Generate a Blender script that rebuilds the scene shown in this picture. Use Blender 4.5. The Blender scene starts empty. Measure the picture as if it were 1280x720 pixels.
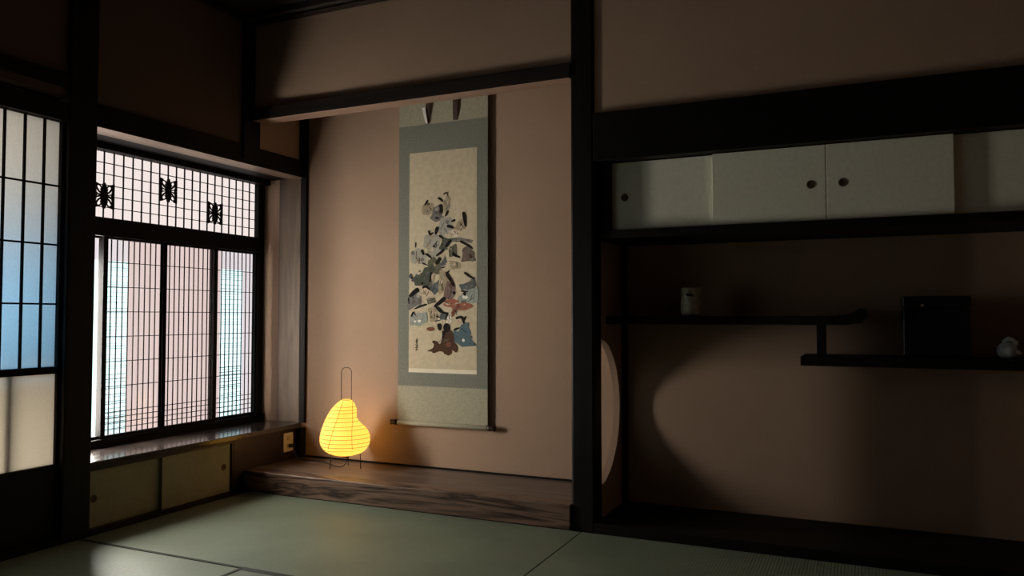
import bpy, bmesh, math, random
from mathutils import Vector, Matrix

# ------------------------------------------------------------------ camera, world, exposure
sc = bpy.context.scene
COL = sc.collection
random.seed(7)

cam_data = bpy.data.cameras.new('camera')
cam_data.sensor_width = 36.0
cam_data.lens = 964.0 / 1280.0 * 36.0
cam_data.clip_start = 0.05
cam = bpy.data.objects.new('camera', cam_data)
COL.objects.link(cam)
cam.location = (0.0, 0.0, 0.90)
cam.rotation_euler = (math.radians(90 + 2.14), 0.0, math.radians(24.4))
sc.camera = cam

world = bpy.data.worlds.new('world')
sc.world = world
world.use_nodes = True
world.node_tree.nodes['Background'].inputs[0].default_value = (0.75, 0.85, 1.0, 1)
world.node_tree.nodes['Background'].inputs[1].default_value = 0.6

sc.view_settings.view_transform = 'Standard'
sc.view_settings.look = 'None'
sc.view_settings.gamma = 1.0
sc.view_settings.use_curve_mapping = False
sc.view_settings.exposure = 0.0
sc.cycles.use_denoising = True
sc.cycles.max_bounces = 10
sc.cycles.sample_clamp_indirect = 4.0

# brightness of the daylight that stands behind the windows
DAY_PAPER = 1.0      # backlit pink screen of the bay window
DAY_STRIP = 1.7      # daylit figured glass in the gaps of the bay window
DAY_HIDDEN = 108.0       # glow added out of view behind the post, far stronger than the gaps
DAY_DOOR = 2.6        # daylight behind the frosted sliding doors
LAMP = 1.80


# ------------------------------------------------------------------ materials
def new_mat(name):
    m = bpy.data.materials.new(name)
    m.use_nodes = True
    nt = m.node_tree
    return m, nt, nt.nodes['Principled BSDF']


def coords(nt, scale=(1, 1, 1), rot=(0, 0, 0)):
    tc = nt.nodes.new('ShaderNodeTexCoord')
    mp = nt.nodes.new('ShaderNodeMapping')
    mp.inputs['Scale'].default_value = scale
    mp.inputs['Rotation'].default_value = rot
    nt.links.new(tc.outputs['Object'], mp.inputs['Vector'])
    return mp.outputs['Vector']


def ramp(nt, fac, stops):
    r = nt.nodes.new('ShaderNodeValToRGB')
    el = r.color_ramp.elements
    while len(el) < len(stops):
        el.new(0.5)
    for e, (p, c) in zip(el, stops):
        e.position = p
        e.color = (c[0], c[1], c[2], 1)
    nt.links.new(fac, r.inputs['Fac'])
    return r.outputs['Color']


def bump(nt, bsdf, height, strength, dist=0.002):
    b = nt.nodes.new('ShaderNodeBump')
    b.inputs['Strength'].default_value = strength
    b.inputs['Distance'].default_value = dist
    nt.links.new(height, b.inputs['Height'])
    nt.links.new(b.outputs['Normal'], bsdf.inputs['Normal'])


def noise(nt, vec, scale, detail=3.0, rough=0.5, dist=0.0):
    n = nt.nodes.new('ShaderNodeTexNoise')
    n.inputs['Scale'].default_value = scale
    n.inputs['Detail'].default_value = detail
    n.inputs['Roughness'].default_value = rough
    n.inputs['Distortion'].default_value = dist
    nt.links.new(vec, n.inputs['Vector'])
    return n.outputs['Fac']


def plain(name, col, rough=0.6, metal=0.0, spec=0.5, var=0.12, scale=30):
    m, nt, b = new_mat(name)
    f = noise(nt, coords(nt), scale, 3)
    c = ramp(nt, f, [(0.3, [k * (1 - var) for k in col]), (0.7, [min(1, k * (1 + var)) for k in col])])
    nt.links.new(c, b.inputs['Base Color'])
    b.inputs['Roughness'].default_value = rough
    b.inputs['Metallic'].default_value = metal
    b.inputs['Specular IOR Level'].default_value = spec
    return m


def plaster(name, col, var=0.10):
    m, nt, b = new_mat(name)
    v = coords(nt)
    big = noise(nt, v, 2.2, 4)
    fine = noise(nt, v, 260, 2)
    mx = nt.nodes.new('ShaderNodeMath')
    mx.operation = 'ADD'
    nt.links.new(big, mx.inputs[0])
    nt.links.new(fine, mx.inputs[1])
    h = nt.nodes.new('ShaderNodeMath')
    h.operation = 'MULTIPLY'
    h.inputs[1].default_value = 0.5
    nt.links.new(mx.outputs[0], h.inputs[0])
    c = ramp(nt, h.outputs[0], [(0.32, [k * (1 - var) for k in col]), (0.68, [k * (1 + var) for k in col])])
    nt.links.new(c, b.inputs['Base Color'])
    b.inputs['Roughness'].default_value = 0.95
    b.inputs['Specular IOR Level'].default_value = 0.1
    bump(nt, b, fine, 0.35, 0.002)
    return m


def wood(name, dark, light, axis='X', rough=0.4, scale=9.0, stretch=14.0, spec=0.5, contrast=(0.35, 0.65), dist=1.2, bmp=0.12):
    m, nt, b = new_mat(name)
    s = {'X': (1 / stretch, 1, 1), 'Y': (1, 1 / stretch, 1), 'Z': (1, 1, 1 / stretch)}[axis]
    v = coords(nt, [k * scale for k in s])
    n1 = noise(nt, v, 3.0, 6, 0.6, dist)
    c = ramp(nt, n1, [(contrast[0], dark), (contrast[1], light)])
    nt.links.new(c, b.inputs['Base Color'])
    b.inputs['Roughness'].default_value = rough
    b.inputs['Specular IOR Level'].default_value = spec
    bump(nt, b, n1, bmp, 0.003)
    return m


def figured_wood(name, dark, light, rough=0.45):
    # strongly figured board: long flame-like growth rings
    m, nt, b = new_mat(name)
    v = coords(nt, (0.55, 2.0, 6.0))
    n0 = noise(nt, v, 1.7, 4, 0.55, 0.6)
    k = nt.nodes.new('ShaderNodeMath')
    k.operation = 'MULTIPLY'
    k.inputs[1].default_value = 7.0
    nt.links.new(n0, k.inputs[0])
    q = nt.nodes.new('ShaderNodeMath')
    q.operation = 'PINGPONG'
    q.inputs[1].default_value = 0.5
    nt.links.new(k.outputs[0], q.inputs[0])
    fine = noise(nt, coords(nt, (2.0, 30.0, 60.0)), 2.0, 3)
    a = nt.nodes.new('ShaderNodeMath')
    a.operation = 'MULTIPLY_ADD'
    a.inputs[1].default_value = 1.4
    nt.links.new(q.outputs[0], a.inputs[0])
    h = nt.nodes.new('ShaderNodeMath')
    h.operation = 'MULTIPLY'
    h.inputs[1].default_value = 0.45
    nt.links.new(fine, h.inputs[0])
    nt.links.new(h.outputs[0], a.inputs[2])
    c = ramp(nt, a.outputs[0], [(0.25, dark), (0.55, [(p + r) / 2 for p, r in zip(dark, light)]), (0.85, light)])
    nt.links.new(c, b.inputs['Base Color'])
    b.inputs['Roughness'].default_value = rough
    bump(nt, b, q.outputs[0], 0.1, 0.002)
    return m


def tatami_mat_material(name, col, axis):
    m, nt, b = new_mat(name)
    v = coords(nt)
    w = nt.nodes.new('ShaderNodeTexWave')
    w.wave_type = 'BANDS'
    w.bands_direction = axis
    w.inputs['Scale'].default_value = 28.0
    w.inputs['Distortion'].default_value = 0.6
    nt.links.new(v, w.inputs['Vector'])
    big = noise(nt, v, 3.0, 4)
    fine = noise(nt, v, 190, 2)
    mx = nt.nodes.new('ShaderNodeMath')
    mx.operation = 'MULTIPLY_ADD'
    mx.inputs[1].default_value = 0.5
    nt.links.new(big, mx.inputs[0])
    h = nt.nodes.new('ShaderNodeMath')
    h.operation = 'MULTIPLY'
    h.inputs[1].default_value = 0.5
    nt.links.new(fine, h.inputs[0])
    nt.links.new(h.outputs[0], mx.inputs[2])
    c = ramp(nt, mx.outputs[0], [(0.35, [k * 0.82 for k in col]), (0.65, [k * 1.15 for k in col])])
    nt.links.new(c, b.inputs['Base Color'])
    b.inputs['Roughness'].default_value = 0.5
    b.inputs['Specular IOR Level'].default_value = 0.5
    bump(nt, b, w.outputs['Fac'], 0.25, 0.0015)
    return m


def emitter(name, col, strength):
    m = bpy.data.materials.new(name)
    m.use_nodes = True
    nt = m.node_tree
    nt.nodes.clear()
    o = nt.nodes.new('ShaderNodeOutputMaterial')
    e = nt.nodes.new('ShaderNodeEmission')
    e.inputs[0].default_value = (*col, 1)
    e.inputs[1].default_value = strength
    nt.links.new(e.outputs[0], o.inputs[0])
    return m


def thin_glass(name):
    m = bpy.data.materials.new(name)
    m.use_nodes = True
    nt = m.node_tree
    nt.nodes.clear()
    o = nt.nodes.new('ShaderNodeOutputMaterial')
    t = nt.nodes.new('ShaderNodeBsdfTransparent')
    g = nt.nodes.new('ShaderNodeBsdfGlossy')
    g.inputs['Roughness'].default_value = 0.08
    mx = nt.nodes.new('ShaderNodeMixShader')
    mx.inputs[0].default_value = 0.04
    nt.links.new(t.outputs[0], mx.inputs[1])
    nt.links.new(g.outputs[0], mx.inputs[2])
    nt.links.new(mx.outputs[0], o.inputs[0])
    return m


def frosted(name, col=(0.92, 0.93, 0.92)):
    # frosted glass or paper: scatters the daylight that falls on its far side
    m = bpy.data.materials.new(name)
    m.use_nodes = True
    nt = m.node_tree
    nt.nodes.clear()
    o = nt.nodes.new('ShaderNodeOutputMaterial')
    t = nt.nodes.new('ShaderNodeBsdfTranslucent')
    f = noise(nt, coords(nt), 140, 3)
    c = ramp(nt, f, [(0.3, [k * 0.9 for k in col]), (0.7, col)])
    nt.links.new(c, t.inputs['Color'])
    d = nt.nodes.new('ShaderNodeBsdfDiffuse')
    d.inputs['Color'].default_value = (0.5, 0.5, 0.48, 1)
    mx = nt.nodes.new('ShaderNodeMixShader')
    mx.inputs[0].default_value = 0.12
    nt.links.new(t.outputs[0], mx.inputs[1])
    nt.links.new(d.outputs[0], mx.inputs[2])
    nt.links.new(mx.outputs[0], o.inputs[0])
    return m


M = {}
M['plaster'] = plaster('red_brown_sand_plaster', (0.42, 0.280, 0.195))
M['plaster_lit'] = plaster('lit_sand_plaster', (0.72, 0.51, 0.36))  # same sand plaster, window light put into a paler colour
M['plaster_shaded'] = plaster('shaded_brown_plaster', (0.15, 0.098, 0.074))  # darker copy of the plaster, shade put into the colour
M['post_wood'] = wood('blackened_post_wood', (0.004, 0.003, 0.003), (0.010, 0.007, 0.006), 'Z', 0.5, spec=0.2)
M['beam_wood_x'] = wood('blackened_beam_wood', (0.009, 0.006, 0.005), (0.022, 0.014, 0.011), 'X', 0.45, spec=0.4)
M['beam_wood_y'] = wood('blackened_rail_wood', (0.006, 0.004, 0.0035), (0.013, 0.009, 0.007), 'Y', 0.55, spec=0.15)
M['lintel_lit_underside'] = wood('lit_lintel_underside_wood', (0.20, 0.135, 0.098), (0.32, 0.225, 0.165), 'Y', 0.5)  # lintel underside only: light from the window put into a lighter colour
M['beam_lit_underside'] = wood('lit_beam_underside_wood', (0.22, 0.13, 0.09), (0.33, 0.205, 0.145), 'X', 0.5)  # alcove beam underside only: light from below put into a lighter colour
M['pale_wood'] = wood('weathered_brown_post_wood', (0.115, 0.075, 0.048), (0.20, 0.135, 0.09), 'Z', 0.5)
M['sill_wood'] = wood('lacquered_sill_wood', (0.022, 0.016, 0.014), (0.045, 0.033, 0.029), 'Y', 0.17, spec=0.6, bmp=0.02)
M['panel_wood'] = wood('dark_red_panel_wood', (0.010, 0.004, 0.0035), (0.020, 0.008, 0.007), 'Y', 0.4)
M['black_wood'] = wood('black_lacquered_wood', (0.003, 0.0025, 0.002), (0.007, 0.005, 0.004), 'X', 0.55, spec=0.15)
M['gamachi'] = figured_wood('figured_dark_oak', (0.020, 0.010, 0.007), (0.21, 0.125, 0.085), 0.42)
M['platform'] = wood('dark_polished_platform_wood', (0.085, 0.063, 0.050), (0.19, 0.145, 0.115), 'X', 0.30, 6.0, 10.0)
M['ceiling_wood'] = wood('smoked_ceiling_board', (0.018, 0.011, 0.008), (0.035, 0.022, 0.016), 'Y', 0.6)
M['lattice'] = plain('dark_lattice_wood', (0.007, 0.005, 0.004), 0.7, spec=0.08)
M['sash'] = plain('dark_sash_wood', (0.007, 0.005, 0.0045), 0.6, spec=0.12)
M['fusuma'] = plain('pale_sliding_door_paper', (0.74, 0.72, 0.57), 0.85, spec=0.15, var=0.05, scale=60)
M['fusuma_low'] = plain('ochre_sliding_door_paper', (0.36, 0.34, 0.22), 0.85, spec=0.15, var=0.06, scale=60)
M['pull'] = plain('aged_bronze', (0.12, 0.075, 0.04), 0.6, 0.3)
M['pull_dark'] = plain('dark_bronze_cup', (0.045, 0.028, 0.016), 0.6, 0.2)
M['tatami_x'] = tatami_mat_material('green_rush_weave_lengthwise', (0.175, 0.205, 0.140), 'X')
M['tatami_y'] = tatami_mat_material('green_rush_weave_crosswise', (0.175, 0.205, 0.140), 'Y')
M['border'] = plain('dark_green_border_cloth', (0.030, 0.036, 0.028), 0.8)
M['subfloor'] = plain('rough_subfloor', (0.03, 0.02, 0.015), 0.9)
M['pink_screen'] = emitter('backlit_pink_screen', (0.84, 0.66, 0.63), DAY_PAPER)
M['lilac_screen'] = emitter('backlit_pale_screen', (0.87, 0.79, 0.82), DAY_PAPER)
M['cream_screen'] = emitter('backlit_cream_paper', (0.92, 0.80, 0.76), DAY_PAPER)
M['bright_glass'] = emitter('daylit_glass', (0.70, 0.97, 1.0), DAY_STRIP)
M['hidden_day'] = emitter('added_hidden_daylight', (1.0, 0.95, 0.86), DAY_HIDDEN)
M['day_blue'] = emitter('daylight_on_blue_glass', (0.30, 0.66, 1.0), DAY_DOOR * 0.85)
M['day_beige'] = emitter('daylight_on_pale_glass', (1.0, 0.82, 0.62), DAY_DOOR * 0.50)
M['day_low'] = emitter('daylight_near_the_ground', (1.0, 0.80, 0.56), DAY_DOOR * 0.66)
M['day_added'] = emitter('added_veranda_daylight', (0.95, 1.0, 0.95), DAY_DOOR * 0.8)
M['clear'] = thin_glass('clear_pane')
M['frost'] = frosted('frosted_pane')
M['slat'] = plain('bamboo_slat', (0.42, 0.50, 0.48), 0.6)
M['scroll_cloth'] = plain('grey_green_brocade', (0.215, 0.215, 0.175), 0.9, spec=0.1, var=0.16, scale=140)
M['scroll_pale'] = plain('pale_olive_silk', (0.41, 0.375, 0.27), 0.9, spec=0.1, var=0.12, scale=120)
M['scroll_paper'] = plain('aged_cream_silk', (0.60, 0.50, 0.34), 0.9, spec=0.1, var=0.08, scale=40)
M['scroll_edge'] = plain('cream_silk_edging', (0.80, 0.72, 0.55), 0.9, spec=0.1, var=0.05)
M['roller'] = plain('dark_roller_knob', (0.025, 0.012, 0.010), 0.3)
M['ribbon'] = plain('brown_ribbon', (0.065, 0.032, 0.024), 0.8)
M['ribbon_tip'] = plain('white_ribbon_tip', (0.80, 0.78, 0.70), 0.8)
M['wire'] = plain('dark_iron_wire', (0.03, 0.022, 0.016), 0.5, 0.6)
M['cord'] = plain('black_cord', (0.012, 0.010, 0.010), 0.5)
M['rib'] = plain('bamboo_rib', (0.22, 0.14, 0.03), 0.7)
M['ivory'] = plain('ivory_plastic', (0.66, 0.60, 0.50), 0.4, var=0.03)
M['ivory_dark'] = plain('yellowed_plastic', (0.50, 0.40, 0.24), 0.45, var=0.05)
M['ceramic_tan'] = plain('crackled_tan_glaze', (0.42, 0.37, 0.25), 0.35, var=0.30, scale=45)
M['ceramic_white'] = plain('white_porcelain', (0.66, 0.69, 0.69), 0.25, var=0.08)
M['ink_hole'] = plain('dark_ceramic_hollow', (0.05, 0.03, 0.03), 0.5)
M['lacquer'] = plain('black_lacquer', (0.006, 0.006, 0.007), 0.25, spec=0.4)
M['brass'] = plain('dull_brass', (0.35, 0.25, 0.12), 0.35, 0.9)


# lantern paper: glows from the bulb within
def lantern_paper():
    m, nt, b = new_mat('glowing_washi_paper')
    v = coords(nt)
    f = noise(nt, v, 9, 5)
    c = ramp(nt, f, [(0.3, (1.0, 0.455, 0.055)), (0.7, (1.0, 0.50, 0.075))])
    b.inputs['Base Color'].default_value = (0.30, 0.22, 0.07, 1)
    b.inputs['Roughness'].default_value = 0.9
    nt.links.new(c, b.inputs['Emission Color'])
    b.inputs['Emission Strength'].default_value = LAMP
    return m


M['lantern'] = lantern_paper()


# ------------------------------------------------------------------ mesh helpers
def add_box(bm, x0, x1, y0, y1, z0, z1, bev=0.0, mi=0):
    vs = [bm.verts.new(p) for p in ((x0, y0, z0), (x1, y0, z0), (x1, y1, z0), (x0, y1, z0),
                                    (x0, y0, z1), (x1, y0, z1), (x1, y1, z1), (x0, y1, z1))]
    fs = [bm.faces.new([vs[i] for i in f]) for f in
          ((0, 3, 2, 1), (4, 5, 6, 7), (0, 1, 5, 4), (1, 2, 6, 5), (2, 3, 7, 6), (3, 0, 4, 7))]
    for f in fs:
        f.material_index = mi
    if bev > 0:
        es = list({e for f in fs for e in f.edges})
        bmesh.ops.bevel(bm, geom=es, offset=bev, segments=2, affect='EDGES', profile=0.5)


def add_rings(bm, rings, cap0=True, cap1=True, smooth=True, mi=0):
    rows = [[bm.verts.new(p) for p in r] for r in rings]
    n = len(rows[0])
    for a, b in zip(rows, rows[1:]):
        for i in range(n):
            j = (i + 1) % n
            f = bm.faces.new((a[i], a[j], b[j], b[i]))
            f.smooth = smooth
            f.material_index = mi
    if cap0:
        f = bm.faces.new(list(reversed(rows[0])))
        f.material_index = mi
    if cap1:
        f = bm.faces.new(rows[-1])
        f.material_index = mi


def add_lathe(bm, prof, c=(0, 0, 0), n=24, axis='Z', mi=0):
    rings = []
    for r, h in prof:
        ring = []
        for i in range(n):
            a = 2 * math.pi * i / n
            u, v = r * math.cos(a), r * math.sin(a)
            p = {'Z': (u, v, h), 'X': (h, u, v), 'Y': (v, h, u)}[axis]
            ring.append(Vector(p) + Vector(c))
        rings.append(ring)
    add_rings(bm, rings, mi=mi)


def add_tube(bm, pts, r, n=8, closed=False, mi=0):
    pts = [Vector(p) for p in pts]
    m = len(pts)
    rings = []
    up = None
    for i, p in enumerate(pts):
        if closed:
            t = pts[(i + 1) % m] - pts[i - 1]
        else:
            t = pts[min(i + 1, m - 1)] - pts[max(i - 1, 0)]
        t.normalize()
        if up is None:
            up = Vector((0, 0, 1)) if abs(t.z) < 0.9 else Vector((1, 0, 0))
        s = t.cross(up)
        if s.length < 1e-5:
            s = t.cross(Vector((0, 1, 0.3)))
        s.normalize()
        up = s.cross(t).normalized()
        rr = r[i] if isinstance(r, (list, tuple)) else r
        rings.append([p + rr * (math.cos(2 * math.pi * k / n) * s + math.sin(2 * math.pi * k / n) * up) for k in range(n)])
    if closed:
        rings.append(rings[0])
        add_rings(bm, rings, False, False, mi=mi)
        bmesh.ops.remove_doubles(bm, verts=bm.verts, dist=1e-6)
    else:
        add_rings(bm, rings, mi=mi)


def add_prism(bm, outline, axis, a, b, mi=0):
    # outline: 2-D points; extruded along axis from a to b
    def P(u, v, w):
        return {'X': (w, u, v), 'Y': (u, w, v), 'Z': (u, v, w)}[axis]
    v0 = [bm.verts.new(P(u, v, a)) for u, v in outline]
    v1 = [bm.verts.new(P(u, v, b)) for u, v in outline]
    n = len(outline)
    fs = [bm.faces.new(v0), bm.faces.new(list(reversed(v1)))]
    for i in range(n):
        j = (i + 1) % n
        fs.append(bm.faces.new((v0[j], v0[i], v1[i], v1[j])))
    for f in fs:
        f.material_index = mi


def obj(name, bm, mat, parent=None, **props):
    bmesh.ops.recalc_face_normals(bm, faces=bm.faces)
    me = bpy.data.meshes.new(name)
    bm.to_mesh(me)
    bm.free()
    for m in (mat if isinstance(mat, (list, tuple)) else [mat]):
        me.materials.append(m)
    o = bpy.data.objects.new(name, me)
    COL.objects.link(o)
    if parent is not None:
        o.parent = parent
    for k, v in props.items():
        o[k] = v
    return o


def BM():
    return bmesh.new()


def box(name, mat, x0, x1, y0, y1, z0, z1, parent=None, bev=0.0, **props):
    bm = BM()
    add_box(bm, x0, x1, y0, y1, z0, z1, bev)
    return obj(name, bm, mat, parent, **props)


def struct(name, mat, x0, x1, y0, y1, z0, z1, bev=0.0):
    return box(name, mat, x0, x1, y0, y1, z0, z1, None, bev, kind='structure')


def struct_empty(name):
    o = bpy.data.objects.new(name, None)
    COL.objects.link(o)
    o['kind'] = 'structure'
    return o


def thing(name, label, cat, loc=(0, 0, 0), rotz=0.0, group=None):
    o = bpy.data.objects.new(name, None)
    COL.objects.link(o)
    o.location = loc
    o.rotation_euler = (0, 0, rotz)
    o['label'] = label
    o['category'] = cat
    if group:
        o['group'] = group
    return o


def part(name, mesh_obj, loc, parent):
    # one more piece sharing mesh data
    c = mesh_obj.copy()
    COL.objects.link(c)
    c.name = name
    c.location = loc
    c.parent = parent
    return c


# ------------------------------------------------------------------ room dimensions (metres)
XW = -2.93          # left wall plane
Y0 = 3.11           # front plane of the alcoves
YB = 3.545          # back wall of the alcoves
XR = 0.89           # right wall
YN = -0.75          # wall behind the camera
ZC = 2.44           # ceiling
PX0, PX1 = -1.135, -1.03   # main alcove post
LINT = 1.70         # lintel height

# ------------------------------------------------------------------ setting: floor, walls, ceiling
struct('floor', M['subfloor'], -3.10, XR + 0.1, YN - 0.1, 3.70, -0.12, -0.056)
struct('wall_back', M['plaster'], -3.30, XR + 0.1, YB, YB + 0.10, -0.05, 2.60)
struct('wall_right', M['plaster_shaded'], XR, XR + 0.10, YN, YB, -0.05, 2.60)
struct('wall_near', M['plaster_shaded'], -3.05, XR + 0.1, YN - 0.10, YN, -0.05, 2.60)

# left wall: plaster above the lintel, solid piece beside the doors behind the camera
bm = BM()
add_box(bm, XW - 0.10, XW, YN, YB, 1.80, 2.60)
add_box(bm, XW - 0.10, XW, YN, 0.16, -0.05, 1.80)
obj('wall_left', bm, M['plaster_shaded'], kind='structure')

struct('wall_alcove_left', M['plaster'], XW - 0.02, XW + 0.004, 3.166, 3.496, 1.801, 2.50)

# short walls over the two alcoves
bm = BM()
add_box(bm, XW, PX0, Y0 + 0.012, Y0 + 0.07, 1.995, 2.60)
add_box(bm, PX1, XR, Y0 + 0.012, Y0 + 0.07, 1.76, 2.60)
obj('wall_alcove_front', bm, M['plaster'], kind='structure')

# partition between the alcoves, with its half-moon opening behind the post
bm = BM()
cy, cz, rr = 3.165, 0.488, 0.320
yp0 = 3.205
arc = []
a0 = math.acos((yp0 - cy) / rr)
N = 40
for i in range(N + 1):
    a = -a0 + 2 * a0 * i / N
    arc.append((cy + rr * math.cos(a), cz + rr * math.sin(a)))
low = arc[0]
high = arc[-1]
# lower, rear and upper fields as strips between arc and the outer edge
xa, xb = -1.062, -1.032


def quad(bm, pts):
    bm.faces.new([bm.verts.new(p) for p in pts])


for i in range(N):
    (y1, z1), (y2, z2) = arc[i], arc[i + 1]
    for x in (xa, xb):
        quad(bm, [(x, y1, z1), (x, YB, z1), (x, YB, z2), (x, y2, z2)])
    quad(bm, [(xa, y1, z1), (xb, y1, z1), (xb, y2, z2), (xa, y2, z2)])
bmesh.ops.remove_doubles(bm, verts=bm.verts, dist=1e-5)
add_box(bm, xa, xb, yp0, YB, 0.0, low[1])
add_box(bm, xa, xb, yp0, YB, high[1], 2.50)
obj('wall_partition', bm, M['plaster'], kind='structure')

# ceiling: boards with battens below
ceil = struct_empty('ceiling')
bx = BM()
add_box(bx, 0, 0.448, YN, Y0 + 0.08, 0, 0.012, 0.002)
b0 = obj('ceiling_board', bx, M['ceiling_wood'], ceil)
b0.location = (XW, 0, ZC + 0.04)
k = 1
x = XW + 0.45
while x < XR - 0.05:
    part('ceiling_board', b0, (x, 0, ZC + 0.04), ceil)
    x += 0.45
bx = BM()
add_box(bx, XW, XR, -0.015, 0.015, 0, 0.034, 0.003)
t0 = obj('ceiling_batten', bx, M['ceiling_wood'], ceil)
t0.location = (0, YN + 0.2, ZC + 0.005)
for i in range(1, 9):
    part('ceiling_batten', t0, (0, YN + 0.2 + 0.45 * i, ZC + 0.005), ceil)
bx = BM()
add_box(bx, XW, XR, Y0 - 0.030, Y0 + 0.03, ZC, ZC + 0.06, 0.004)
add_box(bx, XW, XW + 0.035, YN, Y0, ZC, ZC + 0.06, 0.004)
obj('ceiling_cornice', bx, M['beam_wood_x'], ceil)
# lids over the alcoves
bx = BM()
add_box(bx, XW, XR, Y0 + 0.07, YB, 2.50, 2.53)
obj('alcove_soffit', bx, M['ceiling_wood'], ceil)

# ------------------------------------------------------------------ setting: posts, beams, rails
struct('trim_1', M['post_wood'], PX0, PX1, Y0, Y0 + 0.105, -0.02, 2.50, 0.010)          # main alcove post
struct('trim_2', M['post_wood'], XW - 0.06, XW + 0.022, 2.080, 2.205, -0.02, 2.50, 0.006)  # post beside the doors
struct('trim_3', M['post_wood'], XW - 0.05, XW + 0.020, 3.045, 3.165, LINT + 0.02, 2.50, 0.004)  # hung post at alcove corner
bm = BM()                                                                                # beam over the picture alcove
add_box(bm, XW + 0.02, PX0, Y0 - 0.008, Y0 + 0.085, 1.932, 2.000, 0.003)
for f in bm.faces:
    if f.normal.z < -0.9 or f.calc_center_median().z < 1.9325:
        f.material_index = 1
obj('trim_4', bm, [M['beam_wood_x'], M['beam_lit_underside']], kind='structure')
struct('trim_5', M['black_wood'], PX1, XR, Y0 - 0.006, Y0 + 0.065, 1.560, 1.765, 0.003)     # deep lintel of shelf alcove
bm = BM()                                                                                # lintel along the left wall
add_box(bm, XW - 0.105, XW + 0.010, 2.205, YB, LINT, 1.800, 0.003)
for f in bm.faces:
    if f.calc_center_median().z < LINT + 0.0005:
        f.material_index = 1
obj('trim_6', bm, [M['beam_wood_y'], M['lintel_lit_underside']], kind='structure')
bm = BM()
add_box(bm, XW - 0.10, XW + 0.018, 0.16, 2.080, LINT - 0.01, 1.765, 0.003)
add_box(bm, XW - 0.02, XW + 0.016, 0.16, 2.080, 1.83, 1.885, 0.003)
obj('trim_7', bm, M['beam_wood_y'], kind='structure')                                     # head rail of the doors
bm = BM()                                                                                # thin corner post in alcove
add_box(bm, XW - 0.03, XW + 0.032, 3.497, YB, LINT + 0.101, 2.50, 0.003)
add_box(bm, XW - 0.004, XW + 0.030, 3.528, YB, 0.298, LINT + 0.101)
add_box(bm, XW - 0.03, XW + 0.030, 3.502, YB, 0.105, 0.268)
obj('trim_8', bm, M['post_wood'], kind='structure')
struct('trim_9', M['black_wood'], PX1 + 0.0, PX1 + 0.022, YB - 0.03, YB, 0.04, 1.235)      # corner strip in shelf alcove
struct('trim_10', M['black_wood'], XR - 0.06, XR, Y0, Y0 + 0.10, -0.02, 2.50, 0.005)        # post at right end
bm = BM()                                                                                # dark strip at foot of the plaster
add_box(bm, XW + 0.03, PX1 - 0.03, YB - 0.006, YB, 0.104, 0.114, 0.001)
obj('baseboard_back', bm, M['black_wood'], kind='structure')
struct('baseboard_left', M['beam_wood_y'], XW - 0.02, XW + 0.028, 2.205, 3.09, -0.02, 0.006, 0.002)

# ------------------------------------------------------------------ picture alcove platform
plat = thing('alcove_platform', 'low dark wooden platform with figured front beam under the hanging scroll', 'platform', (0, 0, 0))
box('front_beam', M['gamachi'], XW + 0.0, PX0 - 0.001, Y0 - 0.012, Y0 + 0.075, 0.0, 0.105, plat, 0.004, label='front beam with dark flame-like wood grain')
box('floor_board', M['platform'], XW + 0.0, PX1 - 0.034, Y0 + 0.076, YB - 0.001, 0.02, 0.1045, plat, 0.001)

# shelf alcove floor board
jiita = thing('alcove_floor_board', 'black floor board at foot of the shelf alcove, right of the post', 'floor board', (0, 0, 0))
box('board', M['black_wood'], PX1, XR - 0.001, Y0 + 0.004, YB - 0.001, -0.02, 0.038, jiita, 0.003)
box('front_edge', M['black_wood'], PX1, XR - 0.001, Y0 - 0.014, Y0 + 0.003, -0.02, 0.040, jiita, 0.003)

# ------------------------------------------------------------------ tatami mats
TG = 'tatami mats on the floor'


def tatami(x0, x1, y0, y1, along, label, borders):
    t = thing('tatami_mat', label, 'tatami mat', ((x0 + x1) / 2, (y0 + y1) / 2, -0.055), 0, TG)
    g = 0.0007
    hx, hy = (x1 - x0) / 2 - g, (y1 - y0) / 2 - g
    bm = BM()
    add_box(bm, -hx, hx, -hy, hy, 0.0, 0.055, 0.0018)
    obj('rush_surface', bm, M['tatami_x' if along == 'X' else 'tatami_y'], t)
    w = 0.012
    for s in borders:
        bm = BM()
        if s == 'S':
            add_box(bm, -hx, hx, -hy - 0.0005, -hy + w, 0.03, 0.0565, 0.0005)
        if s == 'N':
            add_box(bm, -hx, hx, hy - w, hy + 0.0005, 0.03, 0.0565, 0.0005)
        if s == 'E':
            add_box(bm, hx - w, hx + 0.0005, -hy, hy, 0.03, 0.0565, 0.0005)
        if s == 'W':
            add_box(bm, -hx - 0.0005, -hx + w, -hy, hy, 0.03, 0.0565, 0.0005)
        obj('cloth_border', bm, M['border'], t)
    return t


YM = 2.147
tatami(XW + 0.03, -1.085, YM, Y0 - 0.014, 'X', 'green tatami mat lying along the picture alcove and the low cupboard', 'S')
tatami(-1.083, XR - 0.01, YM, Y0 - 0.016, 'X', 'green tatami mat in front of the dark shelf alcove, right of the post', 'S')
tatami(XW + 0.03, -2.032, YM - 1.91, YM - 0.002, 'Y', 'brighter tatami mat below the sliding doors, at bottom left corner', 'E')
tatami(-2.030, -0.125, YM - 0.955, YM - 0.002, 'X', 'darker tatami mat whose corner meets the two brighter mats at bottom', 'N')
bm = BM()
add_box(bm, -2.03, XR, YN, YM - 0.96, -0.055, 0.0)
add_box(bm, -0.12, XR, YM - 0.96, YM - 0.003, -0.055, 0.0)
add_box(bm, XW, -2.032, YN, YM - 1.915, -0.055, 0.0)
obj('floor_matting', bm, M['tatami_x'], kind='structure')

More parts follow.
